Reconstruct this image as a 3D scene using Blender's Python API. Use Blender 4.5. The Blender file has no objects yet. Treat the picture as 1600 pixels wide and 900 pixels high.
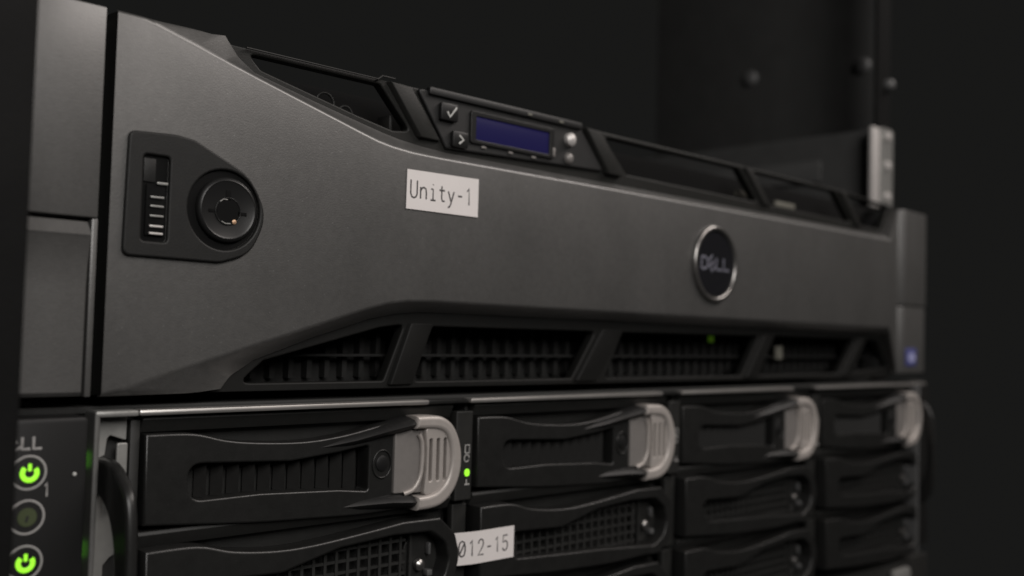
import bpy, bmesh, math, random
from mathutils import Matrix, Vector
random.seed(7)
S = 0.001                       # all lengths below are millimetres
scene = bpy.context.scene
COL = scene.collection

# ------------------------------------------------------------------ camera
C = Vector((-105.54, -235.13, 21.11))
yaw, pitch, roll = math.radians(44.091), math.radians(2.470), math.radians(1.571)
f = Vector((math.cos(pitch)*math.sin(yaw), math.cos(pitch)*math.cos(yaw), math.sin(pitch)))
r0 = Vector((math.cos(yaw), -math.sin(yaw), 0)); u0 = r0.cross(f)
r = math.cos(roll)*r0 + math.sin(roll)*u0
u = -math.sin(roll)*r0 + math.cos(roll)*u0
cam = bpy.data.objects.new('camera', bpy.data.cameras.new('camera'))
COL.objects.link(cam)
cam.matrix_world = Matrix(((r.x, u.x, -f.x, C.x*S), (r.y, u.y, -f.y, C.y*S), (r.z, u.z, -f.z, C.z*S), (0, 0, 0, 1)))
cam.data.lens = 35.648; cam.data.sensor_width = 36; cam.data.sensor_fit = 'HORIZONTAL'
cam.data.clip_start = 0.01; cam.data.clip_end = 20
cam.data.dof.use_dof = True
cam.data.dof.focus_distance = 0.268
cam.data.dof.aperture_fstop = 9.3
scene.camera = cam

# ------------------------------------------------------------------ dim room air and the room lamps
world = bpy.data.worlds.new('World'); scene.world = world; world.use_nodes = True
bg = world.node_tree.nodes['Background']
bg.inputs[0].default_value = (0.0090, 0.0090, 0.0086, 1); bg.inputs[1].default_value = 1.0

def area(name, loc, target, size, sizey, power, col):
    l = bpy.data.lights.new(name, 'AREA'); l.shape = 'RECTANGLE'; l.size = size*S; l.size_y = sizey*S
    l.energy = power; l.color = col
    o = bpy.data.objects.new(name, l); COL.objects.link(o)
    o.location = Vector(loc)*S
    o.rotation_euler = (Vector(target)-Vector(loc)).to_track_quat('-Z', 'Y').to_euler()
    return o
area('ceiling_lamp', (690, -500, 700), (180, -10, 60), 800, 85, 4.9, (1.0, 0.92, 0.87))
area('room_lamp', (-150, -720, 400), (40, 0, 50), 400, 360, 4.4, (1.0, 0.965, 0.935))

scene.view_settings.view_transform = 'Standard'; scene.view_settings.look = 'None'
scene.view_settings.exposure = 0; scene.view_settings.gamma = 1
scene.view_settings.use_curve_mapping = False

# ------------------------------------------------------------------ materials
def mat(name, col, rough=0.5, metal=0.0, var=0.0, nscale=300, bump=0.0, bscale=2500, coat=0.0, spec=0.5, emit=None, estr=0, dust=0.0):
    m = bpy.data.materials.new(name); m.use_nodes = True
    nt = m.node_tree; b = nt.nodes['Principled BSDF']; L = nt.links
    b.inputs['Base Color'].default_value = (*col, 1); b.inputs['Roughness'].default_value = rough
    b.inputs['Metallic'].default_value = metal; b.inputs['Coat Weight'].default_value = coat; b.inputs['Coat Roughness'].default_value = 0.33
    b.inputs['Specular IOR Level'].default_value = spec
    if emit: b.inputs['Emission Color'].default_value = (*emit, 1); b.inputs['Emission Strength'].default_value = estr
    tc = nt.nodes.new('ShaderNodeTexCoord')
    if var or dust:
        n = nt.nodes.new('ShaderNodeTexNoise'); n.inputs['Scale'].default_value = nscale; n.inputs['Detail'].default_value = 6
        n.inputs['Roughness'].default_value = 0.65
        L.new(tc.outputs['Object'], n.inputs['Vector'])
        rp = nt.nodes.new('ShaderNodeValToRGB')
        rp.color_ramp.elements[0].position = 0.3; rp.color_ramp.elements[1].position = 0.7
        rp.color_ramp.elements[0].color = (*[c*(1-var) for c in col], 1); rp.color_ramp.elements[1].color = (*[min(1, c*(1+var)) for c in col], 1)
        L.new(n.outputs['Fac'], rp.inputs['Fac']); out = rp.outputs['Color']
        if dust:
            n2 = nt.nodes.new('ShaderNodeTexVoronoi'); n2.inputs['Scale'].default_value = 420; n2.inputs['Randomness'].default_value = 1
            L.new(tc.outputs['Object'], n2.inputs['Vector'])
            r2 = nt.nodes.new('ShaderNodeValToRGB'); r2.color_ramp.elements[0].position = 0.03; r2.color_ramp.elements[1].position = 0.09
            r2.color_ramp.elements[0].color = (dust, dust, dust, 1); r2.color_ramp.elements[1].color = (0, 0, 0, 1)
            L.new(n2.outputs['Distance'], r2.inputs['Fac'])
            mx = nt.nodes.new('ShaderNodeMixRGB'); mx.blend_type = 'ADD'; mx.inputs[0].default_value = 1
            L.new(out, mx.inputs[1]); L.new(r2.outputs['Color'], mx.inputs[2]); out = mx.outputs['Color']
        if name.startswith('grey_'):
            n4 = nt.nodes.new('ShaderNodeTexNoise'); n4.inputs['Scale'].default_value = 28; n4.inputs['Detail'].default_value = 8; n4.inputs['Roughness'].default_value = 0.7
            mp = nt.nodes.new('ShaderNodeMapping'); mp.inputs['Scale'].default_value = (1.6, 1, 0.8)
            L.new(tc.outputs['Object'], mp.inputs['Vector']); L.new(mp.outputs['Vector'], n4.inputs['Vector'])
            r4 = nt.nodes.new('ShaderNodeMapRange'); r4.inputs['From Min'].default_value = 0.3; r4.inputs['From Max'].default_value = 0.7
            r4.inputs['To Min'].default_value = 0.90; r4.inputs['To Max'].default_value = 1.10
            L.new(n4.outputs['Fac'], r4.inputs['Value'])
            m4 = nt.nodes.new('ShaderNodeMixRGB'); m4.blend_type = 'MULTIPLY'; m4.inputs[0].default_value = 1
            L.new(out, m4.inputs[1]); L.new(r4.outputs['Result'], m4.inputs[2]); out = m4.outputs['Color']
        L.new(out, b.inputs['Base Color'])
        mr = nt.nodes.new('ShaderNodeMapRange'); mr.inputs['To Min'].default_value = rough-0.06; mr.inputs['To Max'].default_value = rough+0.08
        n3 = nt.nodes.new('ShaderNodeTexNoise'); n3.inputs['Scale'].default_value = 45; n3.inputs['Detail'].default_value = 5
        L.new(tc.outputs['Object'], n3.inputs['Vector']); L.new(n3.outputs['Fac'], mr.inputs['Value']); L.new(mr.outputs['Result'], b.inputs['Roughness'])
    if bump:
        n = nt.nodes.new('ShaderNodeTexNoise'); n.inputs['Scale'].default_value = bscale; n.inputs['Detail'].default_value = 3
        L.new(tc.outputs['Object'], n.inputs['Vector'])
        bp = nt.nodes.new('ShaderNodeBump'); bp.inputs['Strength'].default_value = bump; bp.inputs['Distance'].default_value = 0.0002
        L.new(n.outputs['Fac'], bp.inputs['Height']); L.new(bp.outputs['Normal'], b.inputs['Normal'])
    return m
M = dict(
    bezel=mat('grey_metallic_paint', (0.094, 0.092, 0.089), 0.48, 0.35, var=0.10, nscale=620, bump=0.30, bscale=2200, dust=0.07, coat=1.0),
    cap=mat('grey_cap_plastic', (0.094, 0.092, 0.089), 0.48, 0.3, var=0.08, nscale=700, bump=0.3, bscale=2200, coat=0.8),
    arm=mat('latch_arm_black', (0.011, 0.011, 0.011), 0.46, spec=0.25),
    lowgrille=mat('shaded_grille_plastic', (0.009, 0.009, 0.0085), 0.55, spec=0.2, var=0.1),  # darker copy of the grille plastic, shade of the lower vents in its colour
    inside=mat('inside_lifted_black', (0.016, 0.016, 0.0155), 0.8, spec=0.2, var=0.15),  # paler than the chassis black, to lift the shade in the lower openings
    grip=mat('lit_silver_plastic', (0.42, 0.385, 0.36), 0.40, 0.25, var=0.05, nscale=500, bump=0.12, dust=0.03),  # brighter copy of the silver plastic, light on the latch put into the colour
    grille=mat('dark_grille_plastic', (0.014, 0.014, 0.0128), 0.5, spec=0.28, var=0.12, bump=0.2),
    black=mat('black_plastic', (0.014, 0.014, 0.014), 0.50, var=0.15, bump=0.15, dust=0.01),
    caddy=mat('caddy_black_plastic', (0.014, 0.014, 0.0135), 0.34, spec=0.45, var=0.15, bump=0.15, dust=0.012),
    frame=mat('caddy_frame_black', (0.013, 0.013, 0.012), 0.55, var=0.15),
    slat=mat('slat_steel_black', (0.026, 0.0255, 0.0245), 0.50, 0.2, var=0.1),
    deep=mat('deep_black', (0.026, 0.026, 0.025), 0.7, spec=0.3),
    gloss=mat('gloss_black', (0.013, 0.013, 0.013), 0.42, spec=0.3),
    lock=mat('lock_black', (0.014, 0.014, 0.0135), 0.50, spec=0.28, var=0.1, bump=0.2),
    lockm=mat('lock_cylinder_metal', (0.014, 0.014, 0.014), 0.36, 0.1, spec=0.35),
    silver=mat('silver_plastic', (0.225, 0.210, 0.20), 0.42, 0.25, var=0.05, nscale=500, bump=0.12, dust=0.03),
    chrome=mat('bright_trim_metal', (0.52, 0.50, 0.48), 0.36, 0.8, var=0.06, nscale=200),
    steel=mat('grey_zinc_steel', (0.30, 0.298, 0.285), 0.45, 0.5, var=0.1, nscale=200, bump=0.15),
    zinc=mat('white_zinc', (0.62, 0.59, 0.57), 0.42, 0.3, var=0.05),
    paper=mat('label_paper', (0.73, 0.69, 0.675), 0.6, var=0.02, nscale=150, bump=0.1, bscale=900),
    ink=mat('label_ink', (0.06, 0.055, 0.055), 0.7),
    mark=mat('white_print', (0.50, 0.50, 0.48), 0.6),
    greyprint=mat('grey_print', (0.34, 0.33, 0.32), 0.6),
    badge=mat('badge_black', (0.010, 0.010, 0.012), 0.30),
    badgetxt=mat('badge_lettering', (0.28, 0.28, 0.34), 0.4, 0.6),
    ring=mat('badge_rim_metal', (0.30, 0.29, 0.28), 0.28, 0.9),
    lcd=mat('blue_screen', (0.01, 0.01, 0.03), 0.35, spec=0.12, var=0.0, emit=(0.17, 0.13, 1.0), estr=0.030),
    green=mat('green_lamp', (0.1, 0.3, 0.02), 0.5, emit=(0.36, 1.0, 0.035), estr=1.05),
    greensoft=mat('green_side_lamp', (0.1, 0.3, 0.02), 0.5, emit=(0.22, 1.0, 0.03), estr=0.6),
    greenfaint=mat('faint_green_lamp', (0.05, 0.08, 0.02), 0.5, emit=(0.45, 1.0, 0.05), estr=0.035),
    greendim=mat('unlit_green_window', (0.055, 0.07, 0.030), 0.5),
    inner=mat('inner_panel_black', (0.040, 0.040, 0.039), 0.6, var=0.1, nscale=60),
    railgrey=mat('rail_dark_grey', (0.070, 0.070, 0.069), 0.55, var=0.12, nscale=80),
    bracket=mat('shaded_zinc_steel', (0.16, 0.158, 0.152), 0.42, 0.5, var=0.1, nscale=200),  # darker copy of the zinc steel, shade on the bracket side in its colour
    dimsteel=mat('dull_screw', (0.13, 0.13, 0.13), 0.5, 0.3),
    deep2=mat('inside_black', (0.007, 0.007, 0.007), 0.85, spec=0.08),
    rack=mat('black_powder_coat', (0.007, 0.007, 0.007), 0.6, spec=0.10, var=0.15, nscale=60, bump=0.3, bscale=900),
    gold=mat('brass_pin', (0.5, 0.32, 0.2), 0.45, 0.4),
    blue=mat('blue_sticker', (0.075, 0.08, 0.22), 0.4), pale=mat('pale_blue_print', (0.30, 0.31, 0.52), 0.5),
    tag=mat('grey_tag', (0.16, 0.155, 0.13), 0.6),
)

# ------------------------------------------------------------------ helpers
def mm(me):
    for v in me.vertices: v.co *= S
    return me
def finish(me, m, ang=32):
    for p in me.polygons: p.use_smooth = True
    me.set_sharp_from_angle(angle=math.radians(ang))
    me.materials.clear(); me.materials.append(m)
    return me
def link(name, me, parent=None, label=None, kind=None, loc=None):
    o = bpy.data.objects.new(name, me); COL.objects.link(o)
    if parent: o.parent = parent
    if label: o['label'] = label
    if kind: o['kind'] = kind
    if loc: o.location = Vector(loc)*S
    return o
def thing(name, label, cat, group=None, loc=(0, 0, 0)):
    o = bpy.data.objects.new(name, None); COL.objects.link(o); o.empty_display_size = 0.01
    o.location = Vector(loc)*S; o['label'] = label; o['category'] = cat
    if group: o['group'] = group
    return o
def evalmesh(o):
    dg = bpy.context.evaluated_depsgraph_get(); dg.update()
    me = bpy.data.meshes.new_from_object(o.evaluated_get(dg))
    return me
def bake(me, bev, seg=3, ang=25):
    o = bpy.data.objects.new('tmp', me); COL.objects.link(o)
    b = o.modifiers.new('b', 'BEVEL'); b.width = bev; b.segments = seg; b.limit_method = 'ANGLE'; b.angle_limit = math.radians(ang)
    n = evalmesh(o); bpy.data.objects.remove(o); return n
def curve_mesh(loops, dim='2D', ext=0.5, bev=0.0, res=2, closed=True, fill=True):
    cu = bpy.data.curves.new('tmp', 'CURVE'); cu.dimensions = dim
    if fill: cu.fill_mode = 'BOTH'
    else: cu.fill_mode = 'FULL'
    cu.extrude = ext; cu.bevel_depth = bev; cu.bevel_resolution = res
    if fill and bev: cu.offset = -bev
    for lp in loops:
        q = [lp[0]]
        for p in lp[1:]:
            if math.dist(p, q[-1]) > 0.12: q.append(p)
        if closed and len(q) > 3 and math.dist(q[0], q[-1]) < 0.12: q.pop()
        lp = q
        s = cu.splines.new('POLY'); s.points.add(len(lp)-1)
        for i, p in enumerate(lp): s.points[i].co = (p[0], p[1], p[2] if len(p) > 2 else 0, 1)
        s.use_cyclic_u = closed
    o = bpy.data.objects.new('tmp', cu); COL.objects.link(o)
    me = evalmesh(o); bpy.data.objects.remove(o); bpy.data.curves.remove(cu)
    return me
def plate_me(loops, y0, y1, m, bev=0.3, res=2):
    """solid plate in the X-Z plane between y0 (front) and y1 (back); further loops are holes"""
    t = y1-y0; bev = min(bev, t*0.45)
    me = curve_mesh(loops, ext=t/2-bev, bev=bev, res=res)
    for v in me.vertices:
        x, y, z = v.co; v.co = (x*S, ((y0+y1)/2 - z)*S, y*S)
    return finish(me, m)
def plate(name, loops, y0, y1, m, parent, bev=0.3, **k):
    return link(name, plate_me(loops, y0, y1, m, bev), parent, **k)
def side_plate(name, loops, x0, x1, m, parent, bev=0.3, **k):
    """plate in the Y-Z plane"""
    t = x1-x0; bev = min(bev, t*0.45)
    me = curve_mesh(loops, ext=t/2-bev, bev=bev)
    for v in me.vertices:
        a, b, z = v.co; v.co = (((x0+x1)/2+z)*S, a*S, b*S)
    return link(name, finish(me, m), parent, **k)
def box_me(x0, x1, y0, y1, z0, z1, m, bev=0.3, seg=2):
    V = [(x, y, z) for x in (x0, x1) for y in (y0, y1) for z in (z0, z1)]
    F = [(0, 1, 3, 2), (4, 6, 7, 5), (0, 4, 5, 1), (2, 3, 7, 6), (0, 2, 6, 4), (1, 5, 7, 3)]
    me = bpy.data.meshes.new('m'); me.from_pydata(V, [], F)
    if bev: me = bake(me, bev, seg)
    return finish(mm(me), m)
def box(name, x0, x1, y0, y1, z0, z1, m, parent, bev=0.3, **k):
    return link(name, box_me(x0, x1, y0, y1, z0, z1, m, bev), parent, **k)
def mesh(name, V, F, m, parent, bev=0, ang=25, front=False, **k):
    me = bpy.data.meshes.new('m'); me.from_pydata(V, [], F); me.validate()
    bm = bmesh.new(); bm.from_mesh(me); bmesh.ops.recalc_face_normals(bm, faces=bm.faces[:])
    if front and max(bm.faces, key=lambda q: q.calc_area()).normal.y > 0: bmesh.ops.reverse_faces(bm, faces=bm.faces[:])
    bm.to_mesh(me); bm.free()
    if bev: me = bake(me, bev, 3, ang)
    return link(name, finish(mm(me), m), parent, **k)
def fillet(P, R, n=6):
    out = []; N = len(P)
    for i, p in enumerate(P):
        rr = R[i] if isinstance(R, (list, tuple)) else R
        p = Vector(p); a = Vector(P[i-1])-p; b = Vector(P[(i+1) % N])-p
        if rr <= 0 or a.length == 0 or b.length == 0: out.append(tuple(p)); continue
        an = a.angle(b); d = min(rr/max(math.tan(an/2), 1e-3), a.length*.48, b.length*.48)
        s, e = p+a.normalized()*d, p+b.normalized()*d
        for k in range(n+1):
            t = k/n; q = (1-t)**2*s + 2*t*(1-t)*p + t*t*e; out.append(tuple(q))
    return out
def rect(x0, x1, z0, z1, rr=0.5): return fillet([(x0, z0), (x1, z0), (x1, z1), (x0, z1)], rr, 4)
def circ(cx, cz, rx, rz=None, n=40):
    rz = rz or rx; return [(cx+rx*math.cos(2*math.pi*i/n), cz+rz*math.sin(2*math.pi*i/n)) for i in range(n)]
def smooth(P, n=6):
    out = []
    for i in range(len(P)-1):
        p0 = P[max(i-1, 0)]; p1 = P[i]; p2 = P[i+1]; p3 = P[min(i+2, len(P)-1)]
        for k in range(n):
            t = k/n
            out.append(tuple(0.5*(2*p1[j]+(p2[j]-p0[j])*t+(2*p0[j]-5*p1[j]+4*p2[j]-p3[j])*t*t+(3*p1[j]-p0[j]-3*p2[j]+p3[j])*t**3) for j in range(len(p1))))
    out.append(tuple(P[-1])); return out
def tube(name, paths, rad, m, parent, closed=False, flat=None, y=0, k3=False, res=2, **k):
    """round rods; 2-D paths are X-Z; flat squashes them against y (print)"""
    if k3:
        me = curve_mesh(paths, '3D', 0, rad, res, closed, False)
    else:
        me = curve_mesh([[(p[0], p[1], 0) for p in q] for q in paths], '3D', 0, rad, res, closed, False)
        for v in me.vertices:
            a, b, c = v.co; v.co = (a, y - c*(flat if flat else 1), b)
    return link(name, finish(mm(me), m, 60), parent, **k)
def lathe(name, prof, cx, cz, m, parent, n=36, **k):
    """profile (radius, y) turned about the Y axis at (cx, cz)"""
    V = []; F = []
    for (rr, y) in prof:
        for i in range(n): V.append((cx+rr*math.cos(2*math.pi*i/n), y, cz+rr*math.sin(2*math.pi*i/n)))
    for j in range(len(prof)-1):
        for i in range(n): F.append((j*n+i, j*n+(i+1) % n, (j+1)*n+(i+1) % n, (j+1)*n+i))
    F.append(tuple(range(n))[::-1]); 
    me = bpy.data.meshes.new('m'); me.from_pydata(V, [], F)
    return link(name, finish(mm(me), m, 40), parent, **k)

G = {  # single-stroke letters in a 1 x 1.9 cell (y up)
 'U': [[(0, 1.9), (0, .45), (.18, .1), (.5, 0), (.82, .1), (1, .45), (1, 1.9)]],
 'n': [[(.05, 0), (.05, 1.25)], [(.05, .85), (.3, 1.18), (.6, 1.25), (.88, 1.1), (.95, .8), (.95, 0)]],
 'i': [[(.2, 1.2), (.55, 1.2), (.55, 0)], [(.15, 0), (.95, 0)], [(.52, 1.66), (.56, 1.74)]],
 't': [[(.45, 1.7), (.45, .3), (.6, .05), (.95, .08)], [(.05, 1.22), (.95, 1.22)]],
 'y': [[(.02, 1.25), (.52, .1)], [(.98, 1.25), (.45, -.2), (.25, -.5), (0, -.52)]],
 '-': [[(.15, .85), (.85, .85)]],
 '1': [[(.2, 1.5), (.55, 1.9), (.55, 0)]],
 '0': [[(.5, 0), (.15, .2), (.02, .7), (.02, 1.2), (.15, 1.7), (.5, 1.9), (.85, 1.7), (.98, 1.2), (.98, .7), (.85, .2), (.5, 0)], [(.12, .25), (.88, 1.65)]],
 '2': [[(.03, 1.4), (.15, 1.75), (.5, 1.9), (.85, 1.75), (.96, 1.35), (.8, .95), (.02, 0), (1, 0)]],
 '5': [[(.92, 1.9), (.12, 1.9), (.06, 1.05), (.5, 1.2), (.88, 1.02), (.98, .6), (.85, .2), (.5, 0), (.15, .1), (.02, .38)]],
 'V': [[(0, 1.9), (.5, 0), (1, 1.9)]],
 'D': [[(0, 0), (0, 1.9), (.5, 1.9), (.9, 1.6), (1, .95), (.9, .3), (.5, 0), (0, 0)]],
 'E': [[(1, 0), (0, 0), (0, 1.9), (1, 1.9)], [(0, .95), (.85, .95)]],
 'L': [[(0, 1.9), (0, 0), (.9, 0)]],
}
def text(name, s, x, z, pitch, w, h, y, rad, m, parent, tilt=None, **k):
    paths = []
    for i, ch in enumerate(s):
        for st in G[ch]:
            q = []
            for (a, b) in st:
                px, pz = a*w, b*h/1.9
                if tilt and ch == 'E' : 
                    c, sn = math.cos(tilt), math.sin(tilt); cx, cz = w/2, h/2
                    px, pz = cx+(px-cx)*c-(pz-cz)*sn, cz+(px-cx)*sn+(pz-cz)*c
                q.append((x+i*pitch+px, z+pz))
            paths.append(q)
    return tube(name, paths, rad, m, parent, flat=0.2, y=y, res=1, **k)
def copy_tree(o, parent=None):
    c = o.copy(); COL.objects.link(c); c.parent = parent
    for ch in list(o.children): copy_tree(ch, c)
    return c

# ------------------------------------------------------------------ the rack cabinet
rack = thing('server_rack', 'black rack cabinet around both servers, bare panels and a front post at the left edge', 'rack')
box('front_post', -86, -40, -40, 6, -140, 260, M['rack'], rack, 1.5)
box('side_panel', 470, 473, 47, 215, -260, 460, M['inner'], rack, 0.5)
box('mounting_post', 429, 445, 28, 30, -260, 460, M['deep2'], rack, 0.5)
for (x, y, z) in ((470, 136, 193.5), (470, 57, 188.5)):
    s = lathe('screw', [(0.3, -3.2), (3.6, -3), (4.6, -2.2), (5.2, 0), (5.2, 6)], 0, 0, M['dimsteel'], rack, loc=(x, y, z))
    s.rotation_euler = (0, 0, math.radians(-90))
lathe('screw', [(0.3, 23.8), (1.8, 24), (2.6, 24.6), (3.2, 27), (3.2, 28)], 441, 166.5, M['dimsteel'], rack)

rail = thing('slide_rail', 'dark slide rail ending in a bright flange with three holes, above the server', 'rail')
me_rail = [(28, 139.5), (700, 139.5), (700, 92), (28, 92)]
side_plate('rail_bar', [me_rail], 428, 430, M['railgrey'], rail, 0.4)
box('rail_ridge', 425.2, 427.6, 60, 700, 112, 125, M['railgrey'], rail, 1.0)
box('end_flange', 418.5, 427.6, 25, 27.5, 95, 139.5, M['zinc'], rail, 0.8)
hp = [rect(429, 444, 95, 140.5, 2)]
plate('hole_plate', hp + [circ(437, z, 2.6) for z in (102, 119.5, 136)], 25.5, 27.5, M['steel'], rail, 0.3)
for z in (102, 119.5, 136):
    lathe('pin', [(0.5, 23.4), (2.2, 24), (2.8, 25.5), (2.8, 28)], 437, z, M['zinc'], rail)

# ------------------------------------------------------------------ upper server with its bezel
srv = thing('rack_server', 'grey two-unit rack server with locked front bezel, on top of the drive server', 'server')
# pairs of front edge (y=-6) and foot of the chamfer
UP = [((-11.7, 92.3), (-11.7, 92.8, -4.3)), ((-6, 92.3), (0, 92.7, -3.8)), ((-3, 91.5), (9, 93.2, -3.0)), ((8, 88.5), (17.2, 93.7, -2.0)),
      ((16, 86.3), (21.9, 89.4, -0.5)), ((24, 84.1), (27, 86.5, 0)), ((42, 79.2), (45, 82.4, 0)), ((58, 74.8), (63, 78.5, 0)), ((63, 73.5), (69, 77.3, 0)),
      ((68, 72.7), (75, 76.3, 0)), ((75, 72.1), (84, 75.4, 0)), ((85, 71.9), (93, 75, 0)), ((220, 71.8), (222, 74.7, 0)), ((376, 71.6), (379, 74.4, 0))]
DN = [((376, 28.0), (380, 25.0, 0)), ((220, 28.8), (222, 25.7, 0)), ((85, 29.4), (93, 26.2, 0)), ((75, 29.1), (84, 26.0, 0)), ((68, 28.2), (75, 25.3, 0)), ((60, 26.1), (66, 23.6, 0)),
      ((42, 20.6), (47, 17.9, 0)), ((24, 15.1), (30, 12, 0)), ((10, 10.8), (23, 8, -0.6)), ((0, 7.8), (20, 4.8, -1.5)), ((-7, 5.4), (12, 4.0, -2.5)), ((-11.7, 4.3), (-11.7, 3.7, -3))]
P = UP+DN; n = len(P)
def lift(x): return -6.0
V = [(a[0], lift(a[0]), a[1]) for a, b in P] + [(b[0], b[2] if len(b) > 2 else 0, b[1]) for a, b in P]
F = [tuple(range(n))]
for i in range(n-1):
    if i == len(UP)-1: continue
    F.append((i+1, i, n+i, n+i+1))
k0 = len(V)
V += [(391, -2.8, 88.2), (391, -2.8, 6.5), (393, 0.5, 89.5), (393, 0.5, 5.0)]
a, b = len(UP)-1, len(UP)
F += [(a, k0, k0+1, b), (a, n+a, k0+2, k0), (b, k0+1, k0+3, n+b)]
# left flank of the front beside the groove, its shade put into a dark colour
mesh('shaded_flank', [(-11.75, -5.9, 92.2), (-11.75, -5.9, 4.4), (-11.75, 2, 92.6), (-11.75, 2, 3.8), (-11.0, -5.2, 91.8), (-11.0, -5.2, 4.8)], [(0, 1, 3, 2), (0, 4, 5, 1)], M['grille'], srv)
bez = mesh('front_panel', V, F, M['bezel'], srv, bev=2.2, ang=14, front=True)
box('panel_backing', -44, 14, 2.4, 13, 4.2, 91.6, M['black'], srv, 0.3)
box('panel_backing', -13.9, 14, 0.5, 2.2, 5.6, 90, M['deep'], srv, 0.2)
box('panel_backing', 384, 418, 4, 13, 6, 88, M['black'], srv, 0.3)

UH = [[(25, 91.3), (67.5, 91.3), (79, 79.5), (72.5, 78.7), (60, 81.0), (29, 87.7)],
      [(166, 91.3), (251.5, 91.3), (266, 78.8), (179, 79.4)], [(262, 91.3), (332, 91.0), (348, 77.9), (276, 78.8)], [(342, 90.8), (386, 89.6), (379, 77.3), (357.5, 77.6)]]
plate('upper_grille_frame', [fillet([(13, 92.6), (120, 93.0), (250, 92.8), (340, 92.4), (394, 90), (384, 73.8), (90, 73.8), (76, 74.8), (26, 85.6), (20, 88)][::-1], 0)] +
      [fillet(h, 1.2, 4) for h in UH], 0.3, 4, M['grille'], srv, 0.5)
LH = [[(26, 6), (33, 11.8), (70, 21.2), (79, 22.4), (72, 6)], [(90, 22), (164, 22), (152, 5.7), (83, 5.7)], [(179, 22), (269, 22.2), (256, 5.6), (169.5, 5.6)],
      [(281, 22.4), (354, 22.2), (338, 6), (269, 5.6)], [(365, 22.2), (377, 21.4), (387, 8.5), (350, 6.2)]]
plate('lower_grille_frame', [fillet([(18, 3.8), (392, 3.6), (396, 8), (386, 26), (84, 27.2), (74, 26.4), (28, 13)], 0)] + [fillet(h, 1.2, 4) for h in LH], 0.3, 4, M['lowgrille'], srv, 0.5)
def bar(x0a, x0b, w, z1, z0, y=-1.1, nm='grille_bar', m='grille'):
    # slanting bar: top left x0a at z1, bottom left x0b at z0
    V = [(x0a, 2.5, z1), (x0a+1.6, y, z1), (x0a+w, y+0.6, z1), (x0a+w, 2.5, z1), (x0b, 2.5, z0), (x0b+1.6, y, z0), (x0b+w, y+0.6, z0), (x0b+w, 2.5, z0)]
    F = [(0, 1, 5, 4), (1, 2, 6, 5), (2, 3, 7, 6), (0, 3, 2, 1), (4, 5, 6, 7), (3, 0, 4, 7)]
    mesh(nm, V, F, M[m], srv, bev=0.35)
bar(68.5, 80.2, 9.5, 92.4, 78.0, -1.6)
bar(152.5, 165, 10, 92.4, 78.0, -2.2)
bar(253, 268, 7.5, 92.2, 78.0)
bar(333.5, 350, 7, 91.6, 76.8)
for (ta, ba, w) in ((79.2, 72.2, 10), (165, 152, 13), (270, 256.5, 10.5), (355, 338.5, 9.5)):
    bar(ta, ba, w, 22.8, 4.9, m='lowgrille')
# end caps
capl = box('end_cap', -44, -13.9, -5.4, 3, 44.2, 92.7, M['cap'], srv, 0.5)
box('cap_strip', -15.3, -13.9, -5.4, 3, 3.9, 44.0, M['cap'], srv, 0.25)
prof = [(-2.5, 43.4), (-5.0, 43.2), (-7.6, 40.1), (-7.2, 39.2), (-5.9, 33.5), (-5.6, 28), (-5.6, 5.0), (-4.8, 4.1), (2, 4.1), (2, 43.4)]
side_plate('release_latch', [prof[::-1]], -44, -16.0, M['cap'], srv, 0.25, label='hinged lower half of the left end cap with a bent lip')
box('cap_backing', -44, -14, -2.0, 2.2, 38, 46, M['deep'], srv, 0)
V = [(391.6, -2.6, 88.6), (395, -5.2, 88.4), (418.6, -5.2, 88.2), (391.6, -2.6, 40.0), (395, -5.2, 40), (418.6, -5.2, 40), (418.6, 4, 88.2), (418.6, 4, 40), (391.6, 4, 88.6), (391.6, 4, 40)]
F = [(0, 3, 4, 1), (1, 4, 5, 2), (2, 5, 7, 6), (0, 1, 2, 6, 8), (3, 9, 7, 5, 4), (0, 8, 9, 3), (6, 7, 9, 8)]
mesh('end_cap', V, F, M['cap'], srv, bev=0.6)
V2 = [(x, y, z if z > 80 else z) for x, y, z in V]
V2 = [(x, y+0.5, {True: 39.4, False: 5.6}[z > 80]) for x, y, z in V]
mesh('end_cap', V2, F, M['cap'], srv, bev=0.6)
# processor sticker on the right cap
st = box('badge_sticker', 396, 408, -5.25, -4.75, 9.3, 18.3, M['blue'], srv, 0.1, label='small blue sticker at the foot of the right end cap')
plate('badge_print', [circ(402.5, 13.6, 4.2, 2.6, 20)], -5.36, -5.27, M['pale'], st, 0.02)

# lock plate
lp = plate('lock_plate', [fillet([(-8.3, 65.2), (3.2, 65.8), (8, 65.2), (22.5, 58.6), (28.6, 49), (23.8, 38.6), (15.6, 36.0), (-8.8, 36.2)][::-1], [2, 8, 9, 10, 10, 6, 4, 2]),
                          rect(-4.6, 1.8, 39.9, 60.1, 1.0), circ(16.3, 49.1, 9.7, 9.9)], -7.1, -5.7, M['lock'], srv, 0.5)
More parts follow.
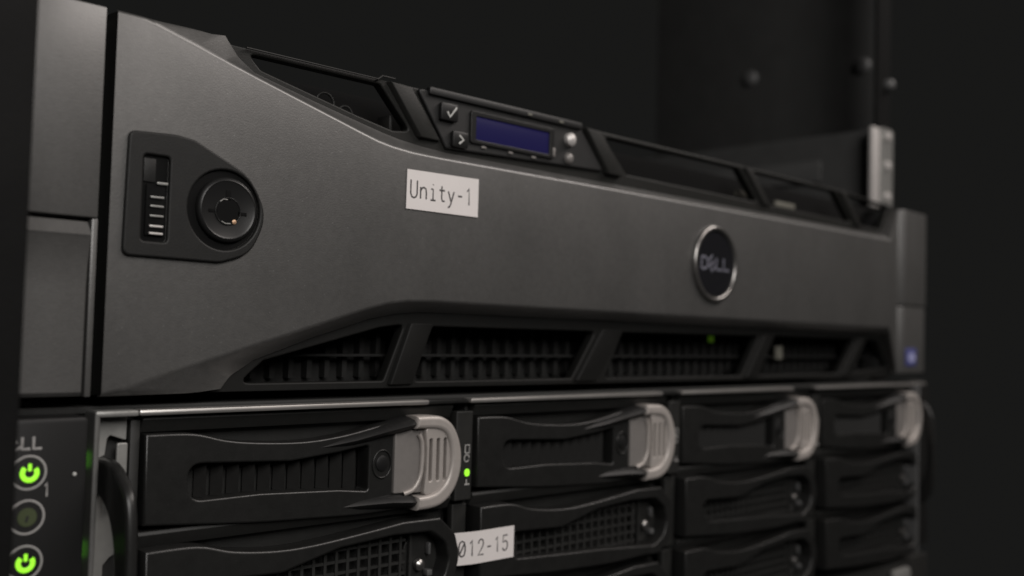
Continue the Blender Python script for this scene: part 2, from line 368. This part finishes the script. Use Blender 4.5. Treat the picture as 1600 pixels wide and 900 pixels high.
# recesses: the plate's pockets are lined with black wells standing in front of the face
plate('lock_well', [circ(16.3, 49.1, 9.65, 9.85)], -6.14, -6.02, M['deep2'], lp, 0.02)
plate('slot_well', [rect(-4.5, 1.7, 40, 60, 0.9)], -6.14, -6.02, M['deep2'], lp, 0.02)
box('slot_step', -4.3, -1.4, -6.5, -6.16, 53.8, 59.3, M['lock'], lp, 0.1)
lathe('lock_cylinder', [(0.01, -7.5), (6.7, -7.5), (7.2, -7.75), (7.8, -7.5), (8.1, -7.0), (8.1, -6.16)], 17.0, 49.2, M['lockm'], lp)
plate('keyhole', [circ(16.9, 48.8, 3.2)], -7.62, -7.54, M['deep2'], lp, 0.02)
box('keyhole_notch', 16.2, 17.6, -7.62, -7.54, 51.4, 54.0, M['deep2'], lp, 0.02)
box('keyhole_notch', 19.6, 22.0, -7.62, -7.54, 48.0, 48.9, M['deep2'], lp, 0.02)
tube('lock_ring', [circ(16.9, 48.8, 3.35, 3.35, 24)], 0.14, M['lockm'], lp, closed=True, y=-7.6)
box('keyhole_notch', 11.8, 14.0, -7.62, -7.54, 48.2, 49.0, M['deep2'], lp, 0.02)
tube('keyway_glint', [[(14.6, 51.0), (15.6, 51.7), (16.6, 51.6)], [(15.2, 46.2), (16.2, 45.7), (17.6, 45.8)]], 0.16, M['steel'], lp, y=-7.66)  # glints laid on the keyhole ring as pale arcs
lathe('brass_pin', [(0.2, -8.0), (0.6, -7.8), (0.6, -7.5)], 18.6, 46.3, M['gold'], lp, n=12)
sl = box('slider', -3.6, 1.0, -6.75, -6.16, 41.2, 53.2, M['deep2'], lp, 0.2)
for z in (41.5, 43.2, 45.6, 47.9, 50.0):
    box('ridge', -2.7, 0.6, -7.25, -6.78, z, z+0.5, M['zinc'] if z < 44 else M['steel'], lp, 0.12)
box('ridge', -1.3, 1.4, -7.3, -6.8, 53.3, 53.9, M['steel'], lp, 0.12)

# name sticker
sk = plate('name_sticker', [[(73.1, 55.5), (100.8, 55.6), (100.8, 67.3), (73.2, 66.9)]], -6.32, -6.10, M['paper'], srv, 0.04, label='white printed label reading Unity-1')
text('lettering', 'Unity-1', 74.6, 58.9, 3.52, 2.35, 5.1, -6.33, 0.27, M['ink'], sk)

# round badge
bd = lathe('badge', [(0.01, -7.0), (12.3, -7.0), (12.6, -6.6), (12.6, -5.9)], 225.6, 49.6, M['badge'], srv, n=48)
tube('badge_rim', [circ(225.6, 49.6, 13.4, 14.0, 56)], 1.15, M['ring'], bd, closed=True, y=-6.7)
text('badge_lettering', 'DELL', 216.2, 47.4, 4.9, 4.0, 4.6, -7.1, 0.55, M['badgetxt'], bd, tilt=math.radians(38))

# display module
dp = plate('display_panel', [fillet([(80, 92.6), (151.5, 92.9), (165, 78.6), (92, 76.2)][::-1], 1.2, 4)], -1.0, 3.5, M['black'], srv, 0.5)
box('display_brow', 84, 152, -2.2, 0, 91.2, 93.6, M['black'], dp, 0.6)
plate('screen_frame', [rect(101, 138.5, 79.2, 89.4, 1), rect(103.3, 136.2, 80.5, 87.8, .4)], -1.8, -0.9, M['gloss'], dp, 0.25)
box('screen', 103.2, 136.3, -1.3, -1.05, 80.4, 87.9, M['lcd'], dp, 0.05)
box('button', 88.3, 95.2, -2.6, -1.0, 84.3, 89.7, M['gloss'], dp, 0.6)
box('button', 93.2, 99.6, -2.6, -1.0, 76.9, 81.8, M['gloss'], dp, 0.6)
tube('check_mark', [[(90.6, 87.0), (91.7, 85.5), (94.3, 88.7)]], 0.34, M['mark'], dp, flat=0.3, y=-2.65)
tube('arrow_mark', [[(95.6, 80.6), (97.4, 79.3), (95.6, 77.9)]], 0.34, M['mark'], dp, flat=0.3, y=-2.65)
lathe('round_button', [(0.3, -3.4), (1.4, -3.1), (2.2, -2.3), (2.3, -1)], 146.4, 87.0, M['zinc'], dp, n=24)
lathe('round_button', [(0.3, -2.6), (1.2, -2.4), (1.8, -1.8), (1.9, -1)], 146.2, 80.6, M['silver'], dp, n=24)
box('indicator_window', 137.6, 138.8, -2.2, -1.0, 80, 83, M['silver'], dp, 0.3)
for x in (107, 118.7, 129.3): box('indicator_window', x-1, x+1, -1.5, -1.0, 78.2, 78.9, M['silver'], dp, 0.2)
for x in (126, 141): box('indicator_window', x-1, x+1, -2.5, -2.2, 91.8, 92.5, M['tag'], dp, 0.1)

# what shows through the grille
box('chassis', -8, 420, 16, 700, 4.4, 91.0, M['deep2'], srv, 0.5)
box('vent_lift_plate', 10, 400, 15.4, 15.9, 4.6, 40, M['inside'], srv, 0)  # added plate, its paler black lifts the shade in the lower openings
for x in range(24, 384, 6):
    link('vent_slat', M.get('_slat') or M.setdefault('_slat', box_me(0, 1.6, 0, 3, 0, 15, M['inside'], 0)), srv, loc=(x, 12.4, 6.5))
box('drive_edge', 20, 384, 9, 12, 12.6, 13.4, M['inside'], srv, 0.2)
box('port_tag', 262, 276, 8, 9.5, 82.0, 84.4, M['tag'], srv, 0.3)
box('port_tag', 290, 306, 6, 7.5, 80.2, 82.6, M['tag'], srv, 0.3)
box('port_tag', 296, 301, 8, 9.5, 12, 18, M['tag'], srv, 0.3)
box('activity_lamp', 247, 248.6, 9, 11, 19.0, 21.6, M['greenfaint'], srv, 0.2)
for (x, z, rr) in ((54, 84.5, 3.0), (61, 82.5, 2.4)):
    tube('port_ring', [circ(x, z, rr, rr, 20)], 0.35, M['frame'], srv, closed=True, y=8)
tube('support_wire', [[(24, 92.4), (66, 92.4), (67.5, 93.6), (72, 93.6)]], 0.28, M['slat'], srv, y=-0.6)
box('slot_divider', 74, 75, 4, 10, 79, 84, M['slat'], srv, 0.2)

# ------------------------------------------------------------------ lower server (drive enclosure)
low = thing('drive_server', 'black two-unit server holding twelve front hard drive caddies, under the grey bezel', 'server')
box('chassis', -12, 432, 8, 700, -87, -0.6, M['deep'], low, 0.5)
box('top_lip', -34, 432, 1, 8, -0.4, 1.2, M['deep'], low, 0.2)
for (a, b) in ((-1.4, 86.4), (102.9, 198.6), (210.5, 291.6), (311, 424)):
    box('trim_strip', a, b, -3.6, 0.5, -1.05, 0.42, M['chrome'], low, 0.55)
for (a, b) in ((86.7, 102.6), (198.9, 210.2), (291.9, 310.7)):
    box('trim_clip', a, b, -2.8, 0.5, -1.0, 0.25, M['caddy'], low, 0.3)
# left ear: control panel
cp = box('control_panel', -40, -13.9, -6.0, 6, -86, -0.3, M['gloss'], low, 1.3)
text('maker_lettering', 'DELL', -32.9, -6.9, 2.35, 1.9, 2.6, -6.03, 0.30, M['greyprint'], cp, tilt=math.radians(38))
text('number_print', '1', -23.3, -17.4, 1, 1.2, 2.9, -6.03, 0.20, M['greyprint'], cp)
for i, z in enumerate((-12.0, -21.5, -31.2, -41)):
    tube('button_ring', [circ(-26.6, z, 3.55, 3.55, 36)], 0.24, M['greyprint'], cp, closed=True, y=-6.05, flat=0.4)
    if i in (0, 2):
        arc = [(-26.4+1.5*math.cos(math.radians(t)), z-0.1+1.5*math.sin(math.radians(t))) for t in range(132, 412, 14)]
        tube('power_symbol', [arc], 0.52, M['green'], cp, y=-6.05, flat=0.25)
        tube('power_symbol', [[(-26.4, z+0.35), (-26.4, z+1.9)]], 0.36, M['green'], cp, y=-6.07, flat=0.25)
    else:
        w = plate('button_window', [circ(-26.5, z, 2.0, 2.0, 28)], -6.12, -6.01, M['greendim'], cp, 0.03)
        tube('button_symbol', [[(-26.7, z-1.0), (-26.4, z+0.3)], [(-26.3, z+0.9), (-26.25, z+1.0)]], 0.3, M['deep'], cp, y=-6.15, flat=0.3)
lathe('side_pin', [(0.2, -6.3), (0.42, -6.2), (0.42, -6)], -16.9, -13.0, M['mark'], cp, n=10)
for z in (-11, -31.5): box('side_lamp', -13.88, -13.7, 0.0, 4.0, z-1.8, z+1.8, M['greensoft'], cp, 0.1)
# bright bracket beside the first caddy
side_plate('bracket', [fillet([(-4.4, 0.5), (4, 0.5), (4, -86), (-4.4, -86)], 0.6)], -12.2, -10.9, M['bracket'], low, 0.4)
box('bracket_lip', -12.0, -2.0, -4.6, 1, -0.95, 0.48, M['steel'], low, 0.5)
plate('bracket_plate', [fillet([(-10.7, -1.1), (-2.6, -1.1), (-2.6, -7.0), (-6.6, -5.6), (-7.2, -6.5), (-7.6, -10.2), (-10.7, -11.4)][::-1], .4)], 0.5, 1.5, M['steel'], low, 0.2)
plate('bracket_plate', [fillet([(-5.2, -7.4), (-2.6, -7.4), (-2.6, -22), (-5.2, -22)][::-1], .6)], -0.5, 0.5, M['steel'], low, 0.3)
plate('bracket_plate', [fillet([(-10.7, -14), (-2.6, -14), (-2.6, -33), (-5, -34.4), (-6.4, -36), (-6.4, -80), (-10.7, -80), (-10.7, -32.5), (-9.2, -30.5), (-8.8, -27.5), (-10.7, -25)][::-1], .5)], 1.8, 2.8, M['steel'], low, 0.2)
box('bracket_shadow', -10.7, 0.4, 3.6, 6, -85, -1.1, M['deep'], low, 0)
box('side_channel', -2.2, 0.2, -0.6, 3.4, -85, -2.2, M['frame'], low, 0.3)
# handle loops
def handle(x0, x1, k, zt):
    out = smooth([(2, zt), (-8*k, zt-0.2), (-16.5*k, zt-4.2), (-20.5*k, zt-9.2), (-22*k, zt-20), (-22*k, zt-34), (-20.5*k, zt-44), (-16.5*k, zt-49), (-8*k, zt-53), (2, zt-53)], 6)
    w = 9*k+1
    inn = smooth([(2, zt-8.5), (-3*k, zt-9.0), (-9.5*k, zt-13), (-13.5*k, zt-21), (-13.5*k, zt-33), (-9.5*k, zt-41), (-3*k, zt-44), (2, zt-44.5)], 6)
    return side_plate('ear_handle', [out + inn[::-1]], x0, x1, M['caddy'], low, 1.0)
handle(-9.8, -7.0, 0.84, -10.6)
handle(417, 420, 0.5, -9)
box('right_ear', 414, 440, 2, 6, -86, -0.6, M['caddy'], low, 0.5)
box('ear_edge', 411.5, 413.5, -5, 4, -86, -0.2, M['dimsteel'], low, 0.5)
for k in (1, 2, 3):
    box('column_divider', 106*k-1.6, 106*k-0.2, 1, 6, -85, -1.2, M['frame'], low, 0.2)

# ------------------------------------------------------------------ hard drive caddies
GC = 'hard drive caddies in the lower server'
def frame_parts(t):
    plate('tray_frame', [rect(0.6, 98.2, -26.9, -1.2, .5)], 4.6, 7.6, M['frame'], t, 0.3)
    V = [(0.6, -0.6, -1.3), (98, -0.6, -1.3), (98, -1.0, -2.2), (0.6, -1.0, -2.2), (0.6, 0.8, -5.4), (98, 0.8, -5.4), (98, 4.5, -5.4), (0.6, 4.5, -5.4), (0.6, 4.5, -1.3), (98, 4.5, -1.3)]
    mesh('upper_rail', V, [(0, 1, 2, 3), (3, 2, 5, 4), (4, 5, 6, 7), (7, 6, 9, 8), (8, 9, 1, 0), (0, 3, 4, 7, 8), (1, 9, 6, 5, 2)], M['frame'], t, bev=0.2)
WT = smooth([(0.9, -5.6), (12.8, -5.9), (22, -8.0), (31.5, -9.1), (45, -9.6), (57, -8.6), (68, -6.7), (79.4, -4.6)], 6)
WB = smooth([(82, -30.6), (65, -31.0), (48, -30.4), (32, -29.7), (14.6, -28.3), (1.2, -27.2)], 6)
def bulge(x):  # the face swells forward towards the latch end
    return 0
def slat_caddy(loc, label):
    t = thing('hard_drive_caddy', label, 'drive caddy', GC, loc)
    frame_parts(t)
    hole = fillet([(11.6, -13.2), (41, -14.6), (56, -13.2), (66, -11.8), (66, -24.6), (56, -23.4), (32, -22.2), (12.6, -22.4)], [4.2, 8, 8, 1, 1, 8, 8, 3.8], 8)
    plate('faceplate', [WT + [(80.6, -8.6), (74.6, -9.2), (74.6, -26.0), (80.6, -27.0)] + WB, hole], -2.2, 3.6, M['caddy'], t, 0.55)
    # arms that carry the latch: tapered and standing proud
    def arm(pts, y0, y1):
        V = []; 
        for (x, zc, w, yf) in pts:
            for a in range(10):
                th = 2*math.pi*a/10; V.append((x, 1.0+(yf-1.0)*max(0, math.cos(th)) + 1.2*min(0, math.cos(th)), zc+w*math.sin(th)))
        F = []
        for j in range(len(pts)-1):
            for a in range(10): F.append((j*10+a, j*10+(a+1) % 10, (j+1)*10+(a+1) % 10, (j+1)*10+a))
        F.append(tuple(range(10))[::-1]); F.append(tuple(range((len(pts)-1)*10, len(pts)*10)))
        me = bpy.data.meshes.new('m'); me.from_pydata(V, [], F)
        link('latch_arm', finish(mm(me), M['arm'], 60), t)
    arm([(42, -12.2, 1.2, -1.4), (52, -11.4, 1.7, -2.4), (61, -10.2, 2.0, -3.2), (70, -8.2, 2.1, -4.6), (78, -6.6, 2.2, -5.8), (80.2, -6.3, 2.0, -5.6), (80.9, -6.3, 1.2, -4.6)], 0, 0)
    arm([(52, -28.3, 1.2, -1.4), (60, -28.4, 1.8, -2.5), (67, -28.3, 2.2, -3.5), (73, -28.2, 2.4, -4.9), (79, -28.6, 2.5, -5.8), (81.2, -28.8, 2.3, -5.6), (82, -28.8, 1.2, -4.6)], 0, 0)
    for i in range(11):
        x = 16.4+4.5*i
        V = [(x, 3.6, -12), (x+1.7, 0.4, -12), (x+2.1, 3.6, -12), (x, 3.6, -25), (x+1.7, 0.4, -25), (x+2.1, 3.6, -25)]
        k = '_cs'
        if k not in M:
            me = bpy.data.meshes.new('m'); me.from_pydata([(a-x, b, c) for a, b, c in V], [], [(0, 1, 4, 3), (1, 2, 5, 4), (2, 0, 3, 5), (0, 2, 1), (3, 4, 5)])
            M[k] = finish(mm(me), M['slat'])
        link('slat', M[k], t, loc=(x, 0, 0))
    # release screw in a dark well
    s = lathe('release_screw', [(0.4, -2.9), (1.5, -2.8), (2.2, -2.5), (2.4, -1.8)], 70.6, -17.2, M['lockm'], t, n=24)
    tube('screw_ring', [circ(70.6, -17.4, 3.2, 3.9, 28)], 0.3, M['caddy'], s, closed=True, y=-2.3)
    # silver latch
    la = plate('latch_floor', [fillet([(74.8, -8.2), (96, -8.2), (96, -27.2), (74.8, -26.2)][::-1], .5)], -2.6, 1.2, M['silver'], t, 0.4)  # same latch plastic in the darker silver, shade of the floor in its colour
    outer = smooth([(80.6, -4.1), (86, -4.1), (90.4, -4.6), (94.2, -6.8), (96.8, -10.6), (98.2, -15.5), (98.1, -20.5), (96.6, -25), (93.8, -28.6), (90.4, -30.6), (86.5, -31.3), (81.8, -31.4)], 6)
    inner = smooth([(81.8, -27.4), (86, -27.2), (89.4, -26.2), (92.4, -23.6), (93.8, -20), (94.1, -16), (93.3, -12), (91.4, -9.2), (87.6, -8.0), (80.6, -7.8)], 6)
    me = plate_me([(outer + inner)[::-1]], -5.4, 1.5, M['grip'], 1.2, 3)
    link('latch_grip', me, la)
    pad = fillet([(84.6, -7.6), (93.6, -8.4), (95.4, -12), (95.4, -22), (92.5, -26.8), (84.4, -27.4), (85.3, -20), (85.3, -14)][::-1], 1.2, 4)
    link('latch_pad', plate_me([pad] + [rect(x, x+1.15, -23.4, -11.0, .5) for x in (86.2, 89.0, 91.7)], -4.4, -2.4, M['grip'], .35, 2), la)
    curve_wall = smooth([(78, -26.5, 0), (81.6, -25.4, 0), (84.0, -22, 0), (84.6, -17, 0), (84.4, -12, 0), (83.0, -9.4, 0)], 5)
    tube('latch_step', [[(a, b) for a, b, c in curve_wall]], 0.75, M['grip'], la, y=-2.9)
    # indicator strip between this caddy and its neighbour
    st = plate('indicator_strip', [fillet([(98.9, -3.6), (105.6, -3.6), (105.6, -30.8), (98.9, -30.8)][::-1], .4)], -1.6, 2, M['frame'], t, 0.4)
    tube('drive_symbol', [[(102.6, -16.4), (104.3, -16.4), (104.3, -14), (102.6, -14), (102.6, -16.4)], circ(103.3, -18, 1.0, 1.1, 12)], 0.2, M['greyprint'], st, y=-1.66, flat=.3)
    tube('plug_symbol', [[(103.4, -24.4), (103.4, -26.2)], [(102.5, -26), (104.6, -26)]], 0.25, M['greyprint'], st, y=-1.66, flat=.3)
    return t
def led(t):
    st = [c for c in t.children if c.name.startswith('indicator_strip')][0]
    plate('status_lamp', [circ(103.5, -22.4, .95, 1.15, 20)], -1.95, -1.5, M['green'], st, 0.1)
ROW = 27.5
A = slat_caddy((0, 0, 0), 'nearest hard drive caddy in the top row, silver latch beside a lit green lamp')
def place(proto, c, rw, label):
    t = copy_tree(proto); t.location = Vector((106*c+random.uniform(-.15, .15), random.uniform(-.35, .35), -ROW*rw+random.uniform(-.12, .12)))*S; t['label'] = label; return t
place(A, 1, 0, 'second hard drive caddy of the top row, silver latch right below the round badge')
place(A, 2, 0, 'third hard drive caddy of the top row, blurred silver latch left of the last one')
place(A, 3, 0, 'last hard drive caddy of the top row, blurred silver latch beside the dark ear handle')
led(A)

def mesh_caddy(loc, label):
    t = thing('hard_drive_caddy', label, 'drive caddy', GC, loc)
    frame_parts(t)
    top = smooth([(0.9, -5.3), (14, -5.5), (24, -8.0), (36.4, -9.4), (48, -9.3), (65, -7.9), (79, -6.5)], 6)
    right = fillet([(79, -6.5), (91.3, -6.9), (97.4, -12.2), (99.4, -19), (97.4, -26), (91, -31), (82, -30.8)], [0, 1.2, 4, 8, 5, 3, 0], 5)[1:-1]
    hole = fillet([(11.6, -17), (15, -14.6), (38, -15.6), (56, -11.4), (74, -10.2), (88, -10.6), (93.6, -14.5), (95, -19.5), (93.4, -24.4), (88, -27.6), (60, -25.4), (34, -24), (16.8, -23)],
                  [3, 2.5, 8, 8, 6, 4, 4, 4, 4, 4, 8, 8, 3], 4)
    plate('faceplate', [top[:-1] + right + WB, hole], -4.4, 2.6, M['caddy'], t, 0.7)
    if '_mv' not in M:
        M['_mv'] = box_me(0, 0.9, 0, 1.0, -28, -9.6, M['slat2'], 0); M['_mh'] = box_me(12, 82, 0.2, 1.0, 0, 0.8, M['slat2'], 0)
    for i in range(20): link('grille_wire', M['_mv'], t, loc=(13+3.7*i, 0.0, 0))
    for i in range(5): link('grille_wire', M['_mh'], t, loc=(0, 0.0, -13.4-3.2*i))
    plate('latch_well', [circ(88.8, -19.2, 7.2, 8.2, 32)], 1.4, 2.2, M['frame'], t, 0.1)
    lathe('release_screw', [(0.3, -1.2), (1.0, -1.0), (1.7, -0.4), (1.8, 1)], 87.4, -21.0, M['ring'], t, n=20)
    box('latch_tooth', 90.2, 91.0, -0.6, 1.2, -18.2, -14.8, M['dimsteel'], t, 0.2)
    box('latch_tooth', 89.4, 91.4, -1.2, 1.2, -24.4, -22.6, M['dimsteel'], t, 0.3)
    plate('indicator_strip', [fillet([(99.8, -4.6), (105.6, -4.6), (105.6, -30.8), (99.8, -30.8)][::-1], .4)], 0.4, 3, M['frame'], t, 0.4)
    return t
M['slat2'] = mat('mesh_wire_black', (0.020, 0.020, 0.019), 0.5, var=0.1)
B = mesh_caddy((0, 0, -ROW), 'second row drive caddy at the left, its rounded black latch overlapping the printed label')
b2 = place(B, 1, 1, 'second row drive caddy carrying the printed white label on its left end')
place(B, 2, 1, 'third drive caddy of the middle row, dark and blurred')
place(B, 3, 1, 'last drive caddy of the middle row, right under the last silver latch')
place(B, 0, 2, 'leftmost caddy of the bottom row, below the one with the rounded black latch')
place(B, 1, 2, 'bottom row drive caddy directly below the printed white label')
place(B, 2, 2, 'third drive caddy of the bottom row, dark and blurred')
place(B, 3, 2, 'last drive caddy of the bottom row at the lower right corner of the server')

# asset label on the second row, partly under the black latch
# flexible strip: gently bowed sheet
V = []; F = []; nx = 14
for i in range(nx+1):
    x = 95.6-106+ (121.2-95.6)*i/nx; y = -4.75 + 2.3*max(0, (6-i)/6)**1.5*1.0
    for (dy) in (0, 0.12):
        for z in (-22.1, -12.3): V.append((x, y+dy, z))
for i in range(nx):
    a = i*4; b = a+4
    F += [(a, b, b+1, a+1), (a+2, a+3, b+3, b+2), (a, a+2, b+2, b), (a+1, b+1, b+3, a+3)]
F += [(0, 1, 3, 2), (nx*4, nx*4+2, nx*4+3, nx*4+1)]
lab = mesh('asset_sticker', V, F, M['paper'], b2, label='white printed label reading V012-15')
s = 'V012-15'
tx = text('lettering', s, 95.6-106+0.2, -19.6, 3.42, 2.2, 4.7, 0, 0.25, M['ink'], lab)
for v in tx.data.vertices:
    x = v.co.x/S; i = (x-(95.6-106))/(25.6)*nx
    v.co.y += (-4.77 + 2.3*max(0, (6-i)/6)**1.5)*S

# ------------------------------------------------------------------ whatever sits below
bel = thing('lower_rack_unit', 'dark unit below the drive server with a grey tab at its right end', 'server')
box('front_panel', -14, 432, -2, 500, -170, -89.5, M['frame'], bel, 1)
box('tab', 386, 404, -6, -2, -108, -92, M['steel'], bel, 2)
